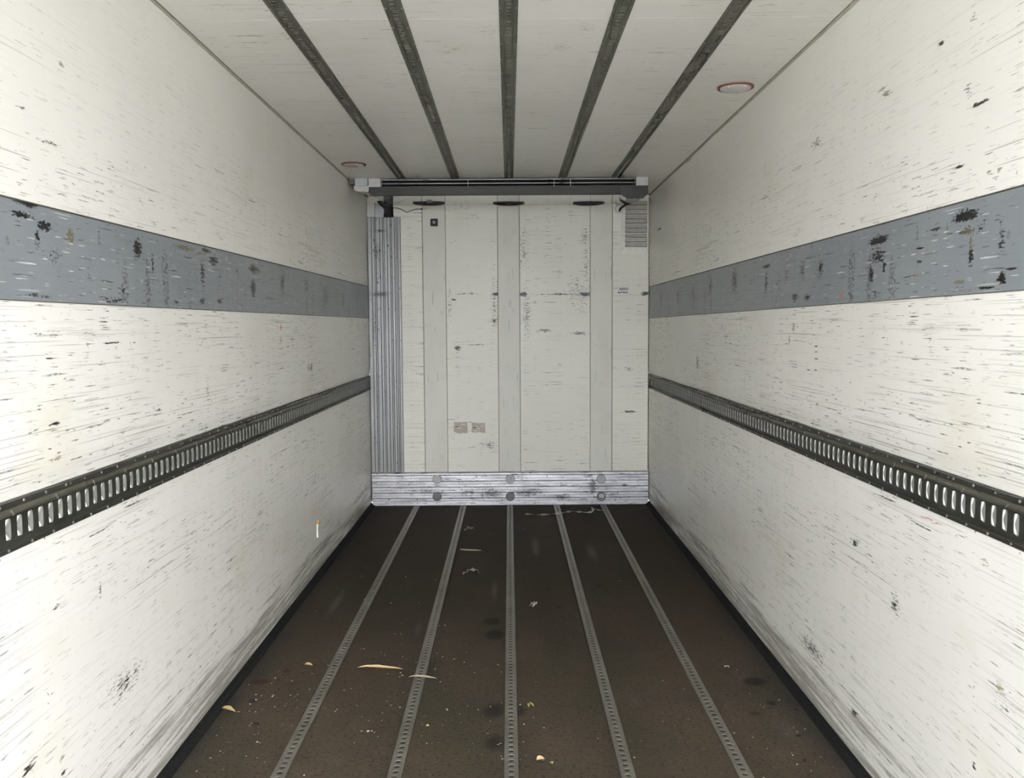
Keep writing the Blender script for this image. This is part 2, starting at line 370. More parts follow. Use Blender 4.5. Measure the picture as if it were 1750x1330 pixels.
def alu_mat():
    t = NT('scuffed aluminium'); v = t.uv(0, 2)
    a = t.noise(t.scale(v, 3, 22), 1.0, 5, .7); b = t.noise(t.scale(v, 34, 70), 1.0, 5, .75)
    col = t.mix(t.step(a, .35, .65), (.34, .335, .325), (.60, .59, .58))
    d = t.dashes(v, 9, 70, .4, .06, .4, 2.1); d2 = t.dashes(v, 40, 60, .3, .06, .4, 5.1)
    col = t.mix(t.math('MULTIPLY', t.math('MAXIMUM', d, d2), .9), col, (.02, .02, .02))
    sp = t.marks(v, Bp([(840, 842, 30, 12, 1), (900, 840, 40, 10, 1), (960, 848, 24, 9, .9), (1012, 830, 9, 26, 1.1), (800, 840, 30, 9, .8), (1005, 812, 12, 6, 1), (1066, 828, 7, 3, 1.3), (735, 838, 30, 10, .6)]))  # the tall mark paints a dark shadow on the planks; the rest are scuffs
    k = t.step(t.math('ADD', t.math('MULTIPLY', sp, .36), t.math('MULTIPLY', b, 1.3)), .78, .9)
    col = t.mix(t.math('MULTIPLY', k, t.step(sp, 0, .1, 0, .75)), col, (.06, .06, .055))
    return t.out(col, t.math('MULTIPLY_ADD', b, .3, .20), .75, b, .1, .001)
M['alu'] = alu_mat()
def alu_v():
    t = NT('anodised aluminium duct cover'); v = t.uv(0, 2)
    a = t.noise(t.scale(v, 30, 3), 1.0, 4)
    col = t.mix(a, (.19, .19, .18), (.30, .30, .285))
    d = t.dashes(v, 40, 22, .34, .05, .36, 2.1)
    d = t.math('MULTIPLY', d, t.step(t.v, 1.1, 1.6, .5, 1))
    col = t.mix(t.math('MULTIPLY', d, .9), col, (.03, .03, .035))
    sp = t.marks(v, Bp([(650, 395, 14, 4, 1), (645, 430, 10, 30, .6), (650, 503, 26, 7, 1), (640, 560, 8, 60, .5)]))
    k = t.step(t.math('ADD', t.math('MULTIPLY', sp, .36), t.math('MULTIPLY', t.noise(t.scale(v, 60, 120), 1, 4, .75), 1.3)), .78, .9)
    col = t.mix(t.math('MULTIPLY', k, t.step(sp, 0, .1, 0, .8)), col, (.03, .03, .03))
    return t.out(col, .42, .45, a, .1, .001)
M['alu_v'] = alu_v()
M['groove'] = plain('dark groove', (.02, .021, .024), .8)  # near-black tone of gaps, plug rims, slit and bolts
def floor_mat():
    t = NT('worn brown phenolic plywood'); v = t.uv(0, 1)
    n1 = t.noise(t.scale(v, 1.4, .7), 1.3, 5, .6); n2 = t.noise(t.scale(v, 1, 1, (9, 4, 0)), 3.2, 5, .65)
    col = t.mix(t.step(n1, .36, .64), (.052, .043, .026), (.078, .056, .037))
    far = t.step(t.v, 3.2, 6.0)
    col = t.mix(t.math('MULTIPLY', far, .75), col, (.020, .012, .006))  # less dust at the far end, and shade there put into the colour
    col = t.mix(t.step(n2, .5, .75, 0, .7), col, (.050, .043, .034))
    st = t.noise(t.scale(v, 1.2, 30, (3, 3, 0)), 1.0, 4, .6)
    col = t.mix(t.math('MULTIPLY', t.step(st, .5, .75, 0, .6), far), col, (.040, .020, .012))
    g = t.noise(v, 130, 4, .85)
    col = t.mix(t.step(g, .48, .68, 0, .55), col, (.125, .110, .085))
    g2 = t.noise(v, 60, 4, .8)
    col = t.mix(t.step(g2, .5, .66, 0, .7), col, (.011, .010, .009))
    def px(l, kx=1):
        o = []
        for x, y, rx, ry, s in l:
            p = fl(x, y); q = fl(x+rx, y); r = fl(x, y-ry); o.append((p.x, p.y, abs(q.x-p.x), abs(r.y-p.y), s))
        return o
    dust = t.marks(v, px([(915, 935, 12, 26, 1), (1012, 945, 14, 24, .9), (845, 1010, 10, 30, .8), (575, 1030, 14, 40, .8), (715, 1075, 14, 26, .6), (1085, 1200, 26, 26, .5),
                          (1350, 1250, 50, 60, .5), (575, 1300, 40, 30, .4), (700, 1000, 14, 20, .4), (945, 1310, 30, 20, .3), (850, 1190, 20, 20, .4), (1100, 1120, 30, 16, .4)]))
    k = t.step(t.math('ADD', t.math('MULTIPLY', dust, .5), t.math('MULTIPLY', g, .7)), .42, .85, 0, .5)
    col = t.mix(t.math('MULTIPLY', k, t.step(dust, 0, .4)), col, (.16, .15, .125))
    rust = t.marks(v, px([(445, 1165, 30, 8, 1.2), (490, 1147, 18, 9, .8), (535, 1145, 22, 14, .5), (500, 1170, 30, 10, .6)]))
    k = t.step(t.math('ADD', t.math('MULTIPLY', rust, .7), t.math('MULTIPLY', t.noise(v, 120, 5, .8), 1.2)), .85, 1.05)
    col = t.mix(t.math('MULTIPLY', k, t.step(rust, 0, .1, 0, .9)), col, (.055, .017, .008))
    dk = t.marks(v, px([(1065, 1360, 10, 10, 1), (840, 1062, 22, 9, 1), (845, 1085, 24, 12, .9), (1290, 1165, 30, 10, 1), (1318, 1202, 14, 8, .7), (845, 1215, 30, 24, .6), (845, 1270, 30, 24, .6),
                        (1290, 1220, 20, 8, .5), (890, 1215, 14, 18, .6), (935, 918, 9, 3, 1), (880, 907, 12, 2, .8), (938, 1006, 8, 2, 1), (1024, 1002, 8, 2, 1), (955, 1038, 9, 2, .9), (795, 915, 8, 2.5, 1)]))
    col = t.mix(t.step(t.math('ADD', dk, t.math('MULTIPLY', n2, .4)), .3, .75, 0, .8), col, (.012, .011, .009))
    # small pale and dark flecks trodden into the boards
    f1 = t.dashes(v, 26, 30, .10, .03, .10, 3.3, .9)
    col = t.mix(t.math('MULTIPLY', f1, 1.0), col, (.26, .23, .18))
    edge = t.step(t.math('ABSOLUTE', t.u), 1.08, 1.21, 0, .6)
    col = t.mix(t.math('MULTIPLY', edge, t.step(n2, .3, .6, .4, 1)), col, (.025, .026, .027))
    t.b.inputs['Specular IOR Level'].default_value = .18
    return t.out(col, t.math('MULTIPLY_ADD', n2, .2, .6), 0, g, .35, .0012)
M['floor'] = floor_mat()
def ground_mat():
    t = NT('concrete yard'); n = t.noise(t.co, 2, 5)
    return t.out(t.mix(n, (.52, .51, .49), (.62, .61, .59)), .8)
M['ground'] = ground_mat()

# ------------------------------------------------------------------ the setting
X, Y, Z = Vector((1, 0, 0)), Vector((0, 1, 0)), Vector((0, 0, 1))
def struct(o, label, cat=None): return tag(o, label, cat, kind='structure')
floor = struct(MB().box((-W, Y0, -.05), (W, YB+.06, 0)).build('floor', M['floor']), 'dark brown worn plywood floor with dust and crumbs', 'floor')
seam = hit(870, 32, 2, H).y
ceil = struct(MB().box((-W-.05, Y0, H), (W+.05, seam-.0012, H+.05)).box((-W-.05, seam+.0012, H), (W+.05, YB+.06, H+.05)).box((-W, seam-.01, H+.003), (W, seam+.01, H+.006)).build('ceiling', M['ceiling']),
              'smooth off white ceiling sheet between the five rails', 'ceiling')
for sgn, nm, mt in ((-1, 'left', 'wall_l'), (1, 'right', 'wall_r')):
    prof = [(0, .032), (0, RZ0-.001), (-.030, RZ0-.001), (-.030, RZ1+.001), (-.011, RZ1+.001), (-.009, RZ1+.016), (-.004, RZ1+.04), (-.001, RZ1+.062), (0, RZ1+.075), (0, H), (-.06, H), (-.06, .032)]
    wall = MB().sweep(prof, Vector((sgn*W, Y0, 0)), Vector((sgn*W, YB+.06, 0)), X*-sgn, Z).build('wall_'+nm, M[mt])
    struct(wall, f'scuffed white {nm} wall with a grey band and lashing rail', 'wall')
    # grey band
    f = wl if sgn < 0 else wr
    if sgn < 0: q = [f(2, 336), f(628, 490), f(2, 513), f(628, 544)]
    else: q = [f(1748, 318.5), f(1112, 490), f(1748, 497), f(1112, 544)]
    def zat(a, b, y): return a.z+(b.z-a.z)*(y-a.y)/(b.y-a.y)
    ys = (Y0, YB)
    zt = [zat(q[0], q[1], y) for y in ys]; zb = [zat(q[2], q[3], y) for y in ys]
    xi = sgn*(W-.0025)
    vs = []
    for i in (0, 1):
        vs += [(sgn*W, ys[i], zb[i]), (xi, ys[i], zb[i]+.001), (xi, ys[i], zt[i]-.001), (sgn*W, ys[i], zt[i])]
    MB().add(vs, [(0, 1, 2, 3), (4, 7, 6, 5), (1, 5, 6, 2), (2, 6, 7, 3), (0, 4, 5, 1)]).build('scuff_band', M['band_'+nm[0]], wall)
    if 'bead' not in M: M['bead'] = plain('dirty sealant line', (.10, .09, .07), .8, 0, .6, 60)
    for zz, th in ((zt, .0035), (zb, .0022)):
        MB().sweep([(0, 0), (.0035, .0005), (.0035, th), (0, th+.001)], Vector((sgn*W, Y0, zz[0])), Vector((sgn*W, YB, zz[1])), X*-sgn, Z).build('sealant_bead', M['bead'], wall)
    # black cove at the floor
    sk = MB().sweep([(-.01, 0), (.032, 0), (.028, .005), (.017, .010), (.009, .019), (.003, .032), (-.01, .032)], Vector((sgn*W, Y0, 0)), Vector((sgn*W, KY-.002, 0)), X*-sgn, Z)
    M.setdefault('cove', plain('black sealing strip', (.013, .013, .012), .85, 0, .8, 60))
    M['cove'].node_tree.nodes['Principled BSDF'].inputs['Specular IOR Level'].default_value = .15
    struct(sk.build('baseboard_'+nm, M['cove']), f'black rubber sealing strip along the foot of the {nm} wall', 'baseboard')
    # corner bead at the ceiling
    M.setdefault('corner', plain('dirty beige corner sealant', (.42, .39, .31), .7, 0, .4, 14))
    M.setdefault('cornerline', plain('dark corner joint line', (.17, .15, .11), .8, 0, .5, 30))
    tr = MB().sweep([(0, 0), (.008, 0), (.006, -.004), (.003, -.009), (0, -.009)], Vector((sgn*W, Y0, H)), Vector((sgn*W, YB, H)), X*-sgn, Z).build('trim_1' if sgn < 0 else 'trim_2', M['corner'])
    struct(tr, f'dirty beige sealant joint where the {nm} wall meets the ceiling', 'trim')
    MB().box((min(sgn*(W-.0105), sgn*(W-.0085)), Y0, H-.002), (max(sgn*(W-.0105), sgn*(W-.0085)), YB, H)).build('joint_line', M['cornerline'], tr)

# bulkhead: recessed base with raised wide panels
back = struct(MB().box((-W-.05, YB+.012, 0), (W+.05, YB+.06, H)).build('wall_back', M['rib']), 'white front bulkhead of wide panels and narrow channels', 'wall')
def bx(px, py=600): return bk(px, py).x
edges = [(-W+.002, bx(724)), (bx(763.5), bx(851.5)), (bx(889), bx(1008.5)), (bx(1046.5), W-.002)]
for i, (a, b) in enumerate(edges):
    pan = MB().bbox((a, YB-.001, .0), (b, YB+.013, H-.001), .004)
    pan.build('panel', M['back'], back)
    for e in (a, b):                               # dirty joint at the foot of the raised panel edge
        if abs(e) < W-.01:
            s_ = -1 if e == a else 1
            MB().box((min(e, e+s_*.004), YB+.0095, .25), (max(e, e+s_*.004), YB+.0125, H-.09)).build('joint', M['cornerline'], back)
for sg in (1,):
    MB().box((min(sg*W, sg*(W-.008)), YB-.0015, .3), (max(sg*W, sg*(W-.008)), YB-.0011, H-.02)).build('joint', M['cornerline'], back)
gr = struct(MB().box((-30, -40, -1.25), (30, Y0-.3, -1.2)).build('ground', M['ground']), 'concrete yard behind the open cargo box', 'ground')

# ------------------------------------------------------------------ wall lashing rails
def wall_rail(sgn, label):
    root = tag(empty('lashing_rail', (sgn*W, (Y0+YB)/2, RZ0)), label, 'rail', 'wall lashing rails')
    hgt = RZ1-RZ0; U = X*-sgn; O = sgn*W
    seamy = (wl(146, 850) if sgn < 0 else wr(1602, 840)).y
    P0 = lambda n, y, z: Vector((O-sgn*n, y, RZ0+z))
    s0, s1 = .024, .088                    # web carrying the slots
    p = .05; base = (wl(6, 900).y if sgn < 0 else wr(1745, 890).y)
    seamy = base+round((seamy-base)/p)*p
    for (ya, yb) in ((Y0, seamy-.0012), (seamy+.0012, YB-.012)):
        mb = MB()
        # upper flange, rounded shoulder
        mb.sweep([(-.002, .125), (.003, .124), (.003, .111), (.006, .109), (.010, .104), (.0105, .098), (.007, .092), (.000, .0885), (-.003, .088), (-.010, .088), (-.010, .120)],
                 Vector((O, ya, RZ0)), Vector((O, yb, RZ0)), U, Z)
        mb.sweep([(-.002, 0), (.003, .001), (.003, .0125), (.0085, .0135), (.0085, .0165), (.002, .019), (-.003, .024), (-.010, .024), (-.010, .002)],
                 Vector((O, ya, RZ0)), Vector((O, yb, RZ0)), U, Z)
        MB().sweep([(.0086, .0130), (.0098, .0140), (.0098, .0160), (.0086, .0168)], Vector((O, ya, RZ0)), Vector((O, yb, RZ0)), U, Z).build('lip_highlight', M['lip_highlight'], root)
        MB().sweep([(.0062, .1088), (.0103, .1040), (.0113, .0982), (.0078, .0918), (.0066, .0925), (.0100, .0982), (.0092, .1035)], Vector((O, ya, RZ0)), Vector((O, yb, RZ0)), U, Z).build('shoulder_highlight', M['rail_sh'], root)
        k = math.ceil((ya-.003-base)/p)
        y = base+k*p+.025
        ys_ = []
        while y+p/2 < yb+.003: ys_.append(y); y += p
        first, last = ys_[0]-p/2, ys_[-1]+p/2
        for (c, d) in ((ya, first), (last, yb)):
            if d > c+.004: mb.box((min(O, O+sgn*.006), c, RZ0+s0), (max(O, O+sgn*.006), d, RZ0+s1))
        for yc in ys_:
            if yc < 0.6: mb.box((min(O+sgn*.003, O+sgn*.006), yc-p/2, RZ0+s0), (max(O+sgn*.003, O+sgn*.006), yc+p/2, RZ0+s1)); continue
            cell(mb, lambda u, v, n, yc=yc: P0(-.003+n, yc+u, (s0+s1)/2+v), p/2, (s1-s0)/2, .0125, .0285, 6, .004)
        mb.build('rail_section', M['rail_wall'], root)
    cbk = MB().box((min(O+sgn*.0135, O+sgn*.020), Y0, RZ0+.0245), (max(O+sgn*.0135, O+sgn*.020), YB-.012, RZ0+.0875))
    # inside every slot: a tab whitened and slanted to mimic reflected daylight, and a wavy tongue
    tg = MB(); y = base-math.floor((base-0.6)/p)*p+.025
    while y < YB-.04:
        T0, T1, tz = -.0150, .0140, .0295
        nt = lambda u: -.0125+.0085*(u-T0)/(T1-T0)
        cbk.add([P0(nt(T0), y+T0, .056-tz), P0(nt(T1), y+T1, .056-tz), P0(nt(T1), y+T1, .056+tz), P0(nt(T0), y+T0, .056+tz),
                 P0(-.0134, y+T1, .056-tz), P0(-.0134, y+T1, .056+tz)], [(0, 1, 2, 3), (1, 4, 5, 2), (0, 4, 1), (3, 2, 5)])
        vs = []
        for i in range(13):
            z_ = -.029+.058*i/12; t_ = z_/.029
            e = -.0010-.0050*math.cos(t_*math.pi*1.15)
            if sgn < 0: vs += [P0(nt(.013)+.0006, y+.0130, .056+z_), P0(nt(e)+.0034, y+e, .056+z_), P0(nt(e), y+e, .056+z_)]
            else: vs += [P0(-.0035, y-.0130, .056+z_), P0(-.0035, y-e, .056+z_), P0(-.0075, y-e, .056+z_)]
        tg.add(vs, [(3*i+k, 3*i+k+1, 3*i+k+4, 3*i+k+3) for i in range(12) for k in (0, 1)]); y += p
    cbk.build('channel_back', M['rail_in'], root)
    tag(tg.build('tongue_row', M['rail_tongue'], root), 'wavy zinc tongues seen in the slots', kind='stuff')
    sc = MB(); y = 0.6; i = 0
    while y < YB-.05:
        sc.cyl(P0(.003, y, .118), U, .0042, .0016, 8, dome=.0012)
        sc.cyl(P0(.003, y+.03, .0065), U, .0042, .0016, 8, dome=.0012)
        if i % 2 == 0: sc.tube([P0(.010, y+.035, .104), P0(.0095, y+.047, .093)], .0028, 6)
        if i % 4 == 1: sc.cyl(P0(.003, y+.026, .118), U, .0032, .0012, 8)
        y += .105; i += 1
    tag(sc.build('screw_row', M['screw'], root), 'bright screw heads along both flanges', kind='stuff')
    return root
wall_rail(-1, 'slotted galvanised lashing rail running along the left wall')
wall_rail(1, 'slotted galvanised lashing rail running along the right wall')

# ------------------------------------------------------------------ ceiling rails
yf = hit(870, 303.5, 2, H).y              # front face of the evaporator housing
CR = [(-.815, 'ceiling rail nearest the left wall, ending beside the pale lamp'), (-.4053, 'ceiling rail between the left outer rail and the middle one'),
      (.0045, 'middle ceiling rail of the five, running straight to the evaporator'), (.4142, 'ceiling rail between the middle one and the right outer rail'),
      (.8239, 'ceiling rail nearest the right wall and the round lamp')]
for cx, lab in CR:
    root = tag(empty('ceiling_rail', (cx, (Y0+yf)/2, H)), 'slotted galvanised '+lab, 'rail', 'ceiling rails')
    mb = MB(); A, B = Vector((cx, Y0, H)), Vector((cx, yf-.002, H))
    for s_ in (-1, 1):
        mb.sweep([(s_*.0345, .001), (s_*.0345, -.0025), (s_*.024, -.0025), (s_*.022, -.0075), (s_*.019, -.0075), (s_*.017, -.003), (s_*.017, .001)], A, B, X, Z)
    mb.build('rail_body', M['rail_ceil'], root)
    web = MB(); p = .0365; y = .9; web.box((cx-.017, Y0, H-.0035), (cx+.017, .9-p/2, H-.0025))
    while y+p/2 < yf-.004:
        cell(web, lambda u, v, n, y=y: Vector((cx+u, y+v, H-.0045-n*-1 if False else H-.0045-n)), .017, p/2, .0125, .0085, 2.4, -.0035); y += p
    web.build('slotted_web', M['rail_ceil'], root)
    MB().box((cx-.017, .8, H-.0012), (cx+.017, yf-.002, H-.0002)).build('recess', M['rail_ceil_in'], root)
    sc = MB(); y = 1.0
    while y < yf-.05:
        for s_ in (-1, 1): sc.cyl((cx+s_*.0285, y, H-.0025), (0, 0, -1), .0038, .0012, 8, dome=.001)
        y += .20
    tag(sc.build('screw_row', M['screw'], root), 'small screw heads on both flanges', kind='stuff')

# ------------------------------------------------------------------ floor strips
FR = [(-.8244, 'floor strip nearest the left wall'), (-.4137, 'floor strip between the left outer strip and the middle one, under a dry leaf'),
      (-.003, 'middle floor strip of the five'), (.4077, 'floor strip between the middle one and the right outer strip'), (.8184, 'floor strip nearest the right wall')]
for cx, lab in FR:
    root = tag(empty('floor_strip', (cx, YB/2, 0)), 'perforated steel '+lab, 'rail', 'perforated floor strips')
    mb = MB(); p = .0365; y = 1.2; k = 0; hw = .0250; T = .0045
    mb.box((cx-hw, Y0, .0005), (cx+hw, y-p/2, T))
    yend = YB-.045
    while y+p/2 < yend:
        cell(mb, lambda u, v, n, y=y: Vector((cx+u, y+v, T+n)), hw, p/2-(.001 if k % 3 == 0 else 0), .0118, .0118, 2, .0035)
        if k % 3 == 0:
            for s_ in (-1, 1):
                mb.add([(cx-.012, y+s_*(p/2), T), (cx+.012, y+s_*(p/2), T), (cx+.012, y+s_*(p/2-.001), T), (cx-.012, y+s_*(p/2-.001), T)], [(0, 1, 2, 3)])
        y += p; k += 1
    for s_ in (-1, 1):
        mb.add([(cx+s_*hw, y_, z_) for y_ in (1.2-p/2, y-p/2) for z_ in (0.0005, T)], [(0, 1, 3, 2)])
    mb.build('perforated_plate', M['rail_floor'], root)
    MB().box((cx-.024, 1.1, .0004), (cx+.024, y-p/2, .0012)).build('hole_shade_bed', M['channel'], root)

# ------------------------------------------------------------------ kick plate
KY = YB-.040
kp = tag(empty('kick_plate', (0, YB-.02, 0)), 'scuffed aluminium kick plate of ribbed planks at the foot of the bulkhead', 'kick plate')
def zk(py): return bk(872, py, KY).z
rows = [(862.3, 851.2), (850.6, 841.9), (841.3, 832.2), (831.6, 822.3), (821.7, 812.0)]
zb_ = 0.001
xl, xr = -W+.006, W-.006
for i, (a, b) in enumerate(rows):
    z0 = max(zk(a), .001) if i else .001; z1 = zk(b)
    zm = (z0+z1)/2; h_ = z1-z0; y_ = KY
    sec = [(0, z0+.002), (.003, z0), (.018, z0), (.018, z1), (.003, z1), (0, z1-.002), (0, zm+.0035), (.0035, zm+.002), (.0035, zm-.001), (0, zm-.0025)]
    if i == 0: sec = [(0, z0), (.018, z0), (.018, z1), (.003, z1), (0, z1-.002), (0, z1-.018), (.003, z1-.020), (.003, z1-.022), (0, z1-.024)]
    MB().sweep(sec, Vector((xl, y_, 0)), Vector((xr, y_, 0)), Y, Z).build('plank', M['alu'], kp)
MB().box((xl, KY+.006, .001), (xr, YB-.002, zk(812))).build('backing', M['groove'], kp)
MB().sweep([(0, zk(811.5)), (-.004, zk(811)), (-.004, zk(808.5)), (.002, zk(807)), (.038, zk(807)), (.038, zk(811.5))], Vector((xl, KY, 0)), Vector((xr, KY, 0)), Y, Z).build('top_edge', M['alu'], kp)
M['plug'] = plain('pale grey plug', (.42, .42, .39), .55); M['plug_d'] = plain('dirty grey plug', (.17, .17, .15), .6, 0, .25)
for px in (747, 872, 1027.5):
    for py in (818.8, 849):
        p = bk(px, py, KY)
        c = p+Vector((0, -.0035, 0))
        up_ = py < 830
        o = MB().cyl(c+Vector((0, .004, 0)), (0, -1, 0), .0375, .006, 28).build('round_plug', M['plug' if up_ else 'plug_d'], kp)
        o['label'] = ('pale clean plug' if up_ else 'dirty dark grey plug')
        MB().ring(c+Vector((0, .003, 0)), (0, -1, 0), .0372, .0405, .0035, 28).build('plug_rim', M['groove'], o)
        if px == 872 and up_: MB().box((c.x-.001+.004, c.y-.0032, c.z-.012), (c.x+.006, c.y-.002, c.z+.02)).build('slit', M['groove'], o)
        if px > 1000 and not up_:
            MB().add([(c.x-.022, c.y-.004, c.z-.004), (c.x+.018, c.y-.004, c.z-.012), (c.x+.026, c.y-.004, c.z+.016), (c.x+.004, c.y-.004, c.z+.03), (c.x-.022, c.y-.004, c.z+.022),
                      (c.x-.022, c.y-.002, c.z-.004), (c.x+.018, c.y-.002, c.z-.012), (c.x+.026, c.y-.002, c.z+.016), (c.x+.004, c.y-.002, c.z+.03), (c.x-.022, c.y-.002, c.z+.022)],
                     [(0, 1, 2, 3, 4), (5, 6, 7, 8, 9)]+[(k, (k+1) % 5, (k+1) % 5+5, k+5) for k in range(5)]).build('pale_insert', M['plug'], o)

# ------------------------------------------------------------------ ribbed duct cover in the left corner
def bxy(px, py, y): return bk(px, py, y)
dy = YB-.022
zt_, zb_ = bxy(655, 371, dy).z, zk(807)+.001
gx = [631.0, 637.5, 642.5, 645.0, 651.5, 656.0, 658.5, 663.8, 668.8, 671.3, 676.0, 679.0, 681.5, 685.8]   # joints at mid height
gx = [630.8+(g-631)*(686.6-630.8)/(685.8-631) for g in gx]
xs = [bxy(g, 560, dy).x for g in gx]
xs[0] = -W+.004
du = tag(empty('duct_cover', (xs[0]+.12, YB-.02, zb_)), 'grey ribbed aluminium duct cover standing in the left corner of the bulkhead', 'duct cover')
mb = MB()
for i in range(len(xs)-1):
    g = .0016
    mb.bbox((xs[i]+g, dy, zb_), (xs[i+1]-g, dy+.012, zt_), .0015)
mb.build('ribbed_front', M['alu_v'], du)
MB().box((xs[0]+.001, dy+.004, zb_), (xs[-1]-.001, YB-.0015, zt_-.001)).build('duct_back', M['groove'], du)
sc = MB()
for py in (412, 451, 480, 537, 560, 600, 636, 668, 700, 740, 790):
    p = bxy(645.5+(py-400)*.012, py, dy); sc.cyl(p+Vector((0, .001, 0)), (0, -1, 0), .0035, .002, 8, dome=.001)
tag(sc.build('rivet_row', M['screw'], du), 'small bright rivets', kind='stuff')
cs = tag(MB().bbox((-W+.0015, YB-.03, zt_+.001), (bxy(640.2, 350, YB-.03).x, YB-.002, 2.66), .003).build('corner_strip', M['blk']), 'short white corner strip above the ribbed duct cover', 'trim')
bp = tag(MB().bbox((bxy(641, 360, YB-.012).x, YB-.012, zt_+.001), (bxy(657, 360, YB-.012).x+.06, YB-.002, 2.655), .002).build('backing_plate', M['pale_grey']), 'pale grey plate behind the black rubber boot', 'plate')

# ------------------------------------------------------------------ evaporator
ev = tag(empty('evaporator', (0, (yf+YB)/2, H)), 'flat ceiling evaporator across the bulkhead with a black intake slot and three fans', 'cooling unit')
def ef(px, py, y=None): return bk(px, py, yf if y is None else y)
z_a = ef(870, 318.3).z; z_b = ef(870, 333.8).z; z_c = bk(870, 350.5).z
xL, xR = ef(632.5, 325).x, ef(1107.5, 325).x
sL, sR = ef(650.5, 311).x, ef(1087.5, 311).x
# housing: bent steel lip, slanting underside, ends
MB().sweep([(0, z_a), (0, z_b+.004), (.004, z_b), (.008, z_b+.002), (.008, z_a-.002), (.03, z_a-.002), (.03, z_a)], Vector((xL, yf, 0)), Vector((xR, yf, 0)), Y, Z).build('front_lip', M['lip'], ev)
def under_mat():
    t = NT('glossy white underside sheet'); v = t.uv(0, 1)
    n = t.noise(t.scale(v, 6, 6), 1, 5, .7)
    col = t.mix(t.step(n, .45, .7, 0, .7), (.60, .59, .54), (.27, .25, .19))
    return t.out(col, .12, .55, t.noise(t.scale(v, 2, 2), 1, 2), .25, .01)
M['under'] = under_mat()
MB().sweep([(.008, z_b+.001), (.008, z_b+.010), (YB-yf-.001, z_c+.009), (YB-yf-.001, z_c)], Vector((xL+.02, yf, 0)), Vector((xR-.005, yf, 0)), Y, Z).build('underside_panel', M['under'], ev)
MB().box((sL-.02, yf+.10, z_a-.001), (sR+.02, YB-.002, H-.001)).build('housing', M['hole'], ev)
for a, b, nm in ((ef(629.5, 311).x, sL, 'end_block'), (sR, ef(1107.8, 311).x, 'end_block')):
    MB().bbox((a, yf+.001, z_a+.0005), (b, yf+.16, H-.001), .002).build(nm, M['blk'], ev)
M['barlite'] = metal_mat('steel grille bar', (.40, .40, .37), .3, .8, .1, gamt=.1)
for py in (306.2, 312.6, 317.6):
    p = ef(870, py)
    MB().box((sL+.002, yf+.010, p.z-.0014), (sR-.002, yf+.022, p.z+.0014)).build('grille_bar', M['barlite' if py < 314 else 'lip'], ev)
for px in (799.5, 947, 975):
    p = ef(px, 311); MB().box((p.x-.0022, yf+.004, z_a+.0005), (p.x+.0022, yf+.010, H-.001)).build('grille_post', M['blk'], ev)
for px, py in ((648, 327.5), (796, 327), (942.5, 327), (1089.5, 325.5)):
    p = ef(px, py); o = MB().cyl(p+Vector((0, .001, 0)), (0, -1, 0), .0125, .003, 14).build('lip_washer', M['lip'], ev)
    MB().cyl(p+Vector((0, -.002, 0)), (0, -1, 0), .007, .003, 6).build('bolt', M['groove'], o)
sl = (z_c-z_b)/(YB-yf)
M['fan'] = plain('black plastic fan', (.005, .005, .005), .5)
M['fan_rim'] = plain('dark grey fan rim', (.014, .014, .012), .5)
M['clip'] = plain('dusty bracket', (.2, .19, .15), .6)
for px in (733, 869.5, 1006):
    zf = z_b+.02; 
    d = ray(px, 347.3); zc = z_b+.015
    for _ in range(5):
        t = (zc-CAM.z)/d.z; yy = CAM.y+d.y*t; zc = z_b+sl*(yy-yf)-.003
    c = Vector((CAM.x+d.x*t, yy, zc))
    f = MB().ring(c, (0, 0, -1), .118, .135, .005, 36).build('fan', M['fan_rim'], ev)
    MB().cyl(c+Vector((0, 0, .002)), (0, 0, -1), .124, .0022, 36).build('fan_throat', M['hole'], f)
    hub = MB().cyl(c, (0, 0, -1), .035, .004, 20, dome=.001)
    hub.build('fan_hub', M['fan'], f)
    for k in range(5):
        a = 2*math.pi*k/5+.3; ca, sa = math.cos(a), math.sin(a)
        vs = []
        for r_, hw_ in ((.03, .018), (.07, .032), (.112, .038)):
            for q, zz in ((-1, -.0006), (1, -.0030)):
                vs += [(c.x+ca*r_-sa*hw_*q, c.y+sa*r_+ca*hw_*q, c.z+zz), (c.x+ca*r_-sa*hw_*q, c.y+sa*r_+ca*hw_*q, c.z+zz+.0015)]
        MB().add(vs, [(0, 2, 6, 4), (4, 6, 10, 8), (1, 5, 7, 3), (5, 9, 11, 7), (0, 4, 5, 1), (4, 8, 9, 5), (2, 3, 7, 6), (6, 7, 11, 10), (8, 10, 11, 9), (0, 1, 3, 2)]).build('fan_blade', M['fan'], f)
    g = MB()
    for rr in (.05, .075, .098): g.ring(c+Vector((0, 0, -.0052)), (0, 0, -1), rr, rr+.0022, .002, 28)
    for k in range(4):
        a = math.pi*k/4; g.tube([c+Vector((math.cos(a)*.125, math.sin(a)*.125, -.0062)), c-Vector((math.cos(a)*.125, math.sin(a)*.125, .0062))], .0013, 5)
    g.build('finger_guard', M['fan_rim'], f)
    if px == 733: MB().bbox((c.x-.005, c.y-.165, z_b+sl*(c.y-.16-yf)-.012), (c.x+.04, c.y-.135, z_b+sl*(c.y-.15-yf)+.001), .003).build('fan_clip', M['clip'], f)
# folded deflector at the right end
q = [ef(1107.5, 318.5), ef(1107.5, 331), ef(1099, 339.2), ef(1072, 339.8), ef(1062, 333.8), ef(1060, 318.5)]
vs = [(p.x, yf-.001, p.z) for p in q]+[(p.x, yf+.003, p.z) for p in q]
n = len(q)
MB().add([(p.x, yf-.004, p.z) for p in q]+[(p.x, yf-.0005, p.z) for p in q], [tuple(range(n)), tuple(range(n, 2*n))]+[(k, (k+1) % n, (k+1) % n+n, k+n) for k in range(n)]).build('deflector', M['lip'], ev)

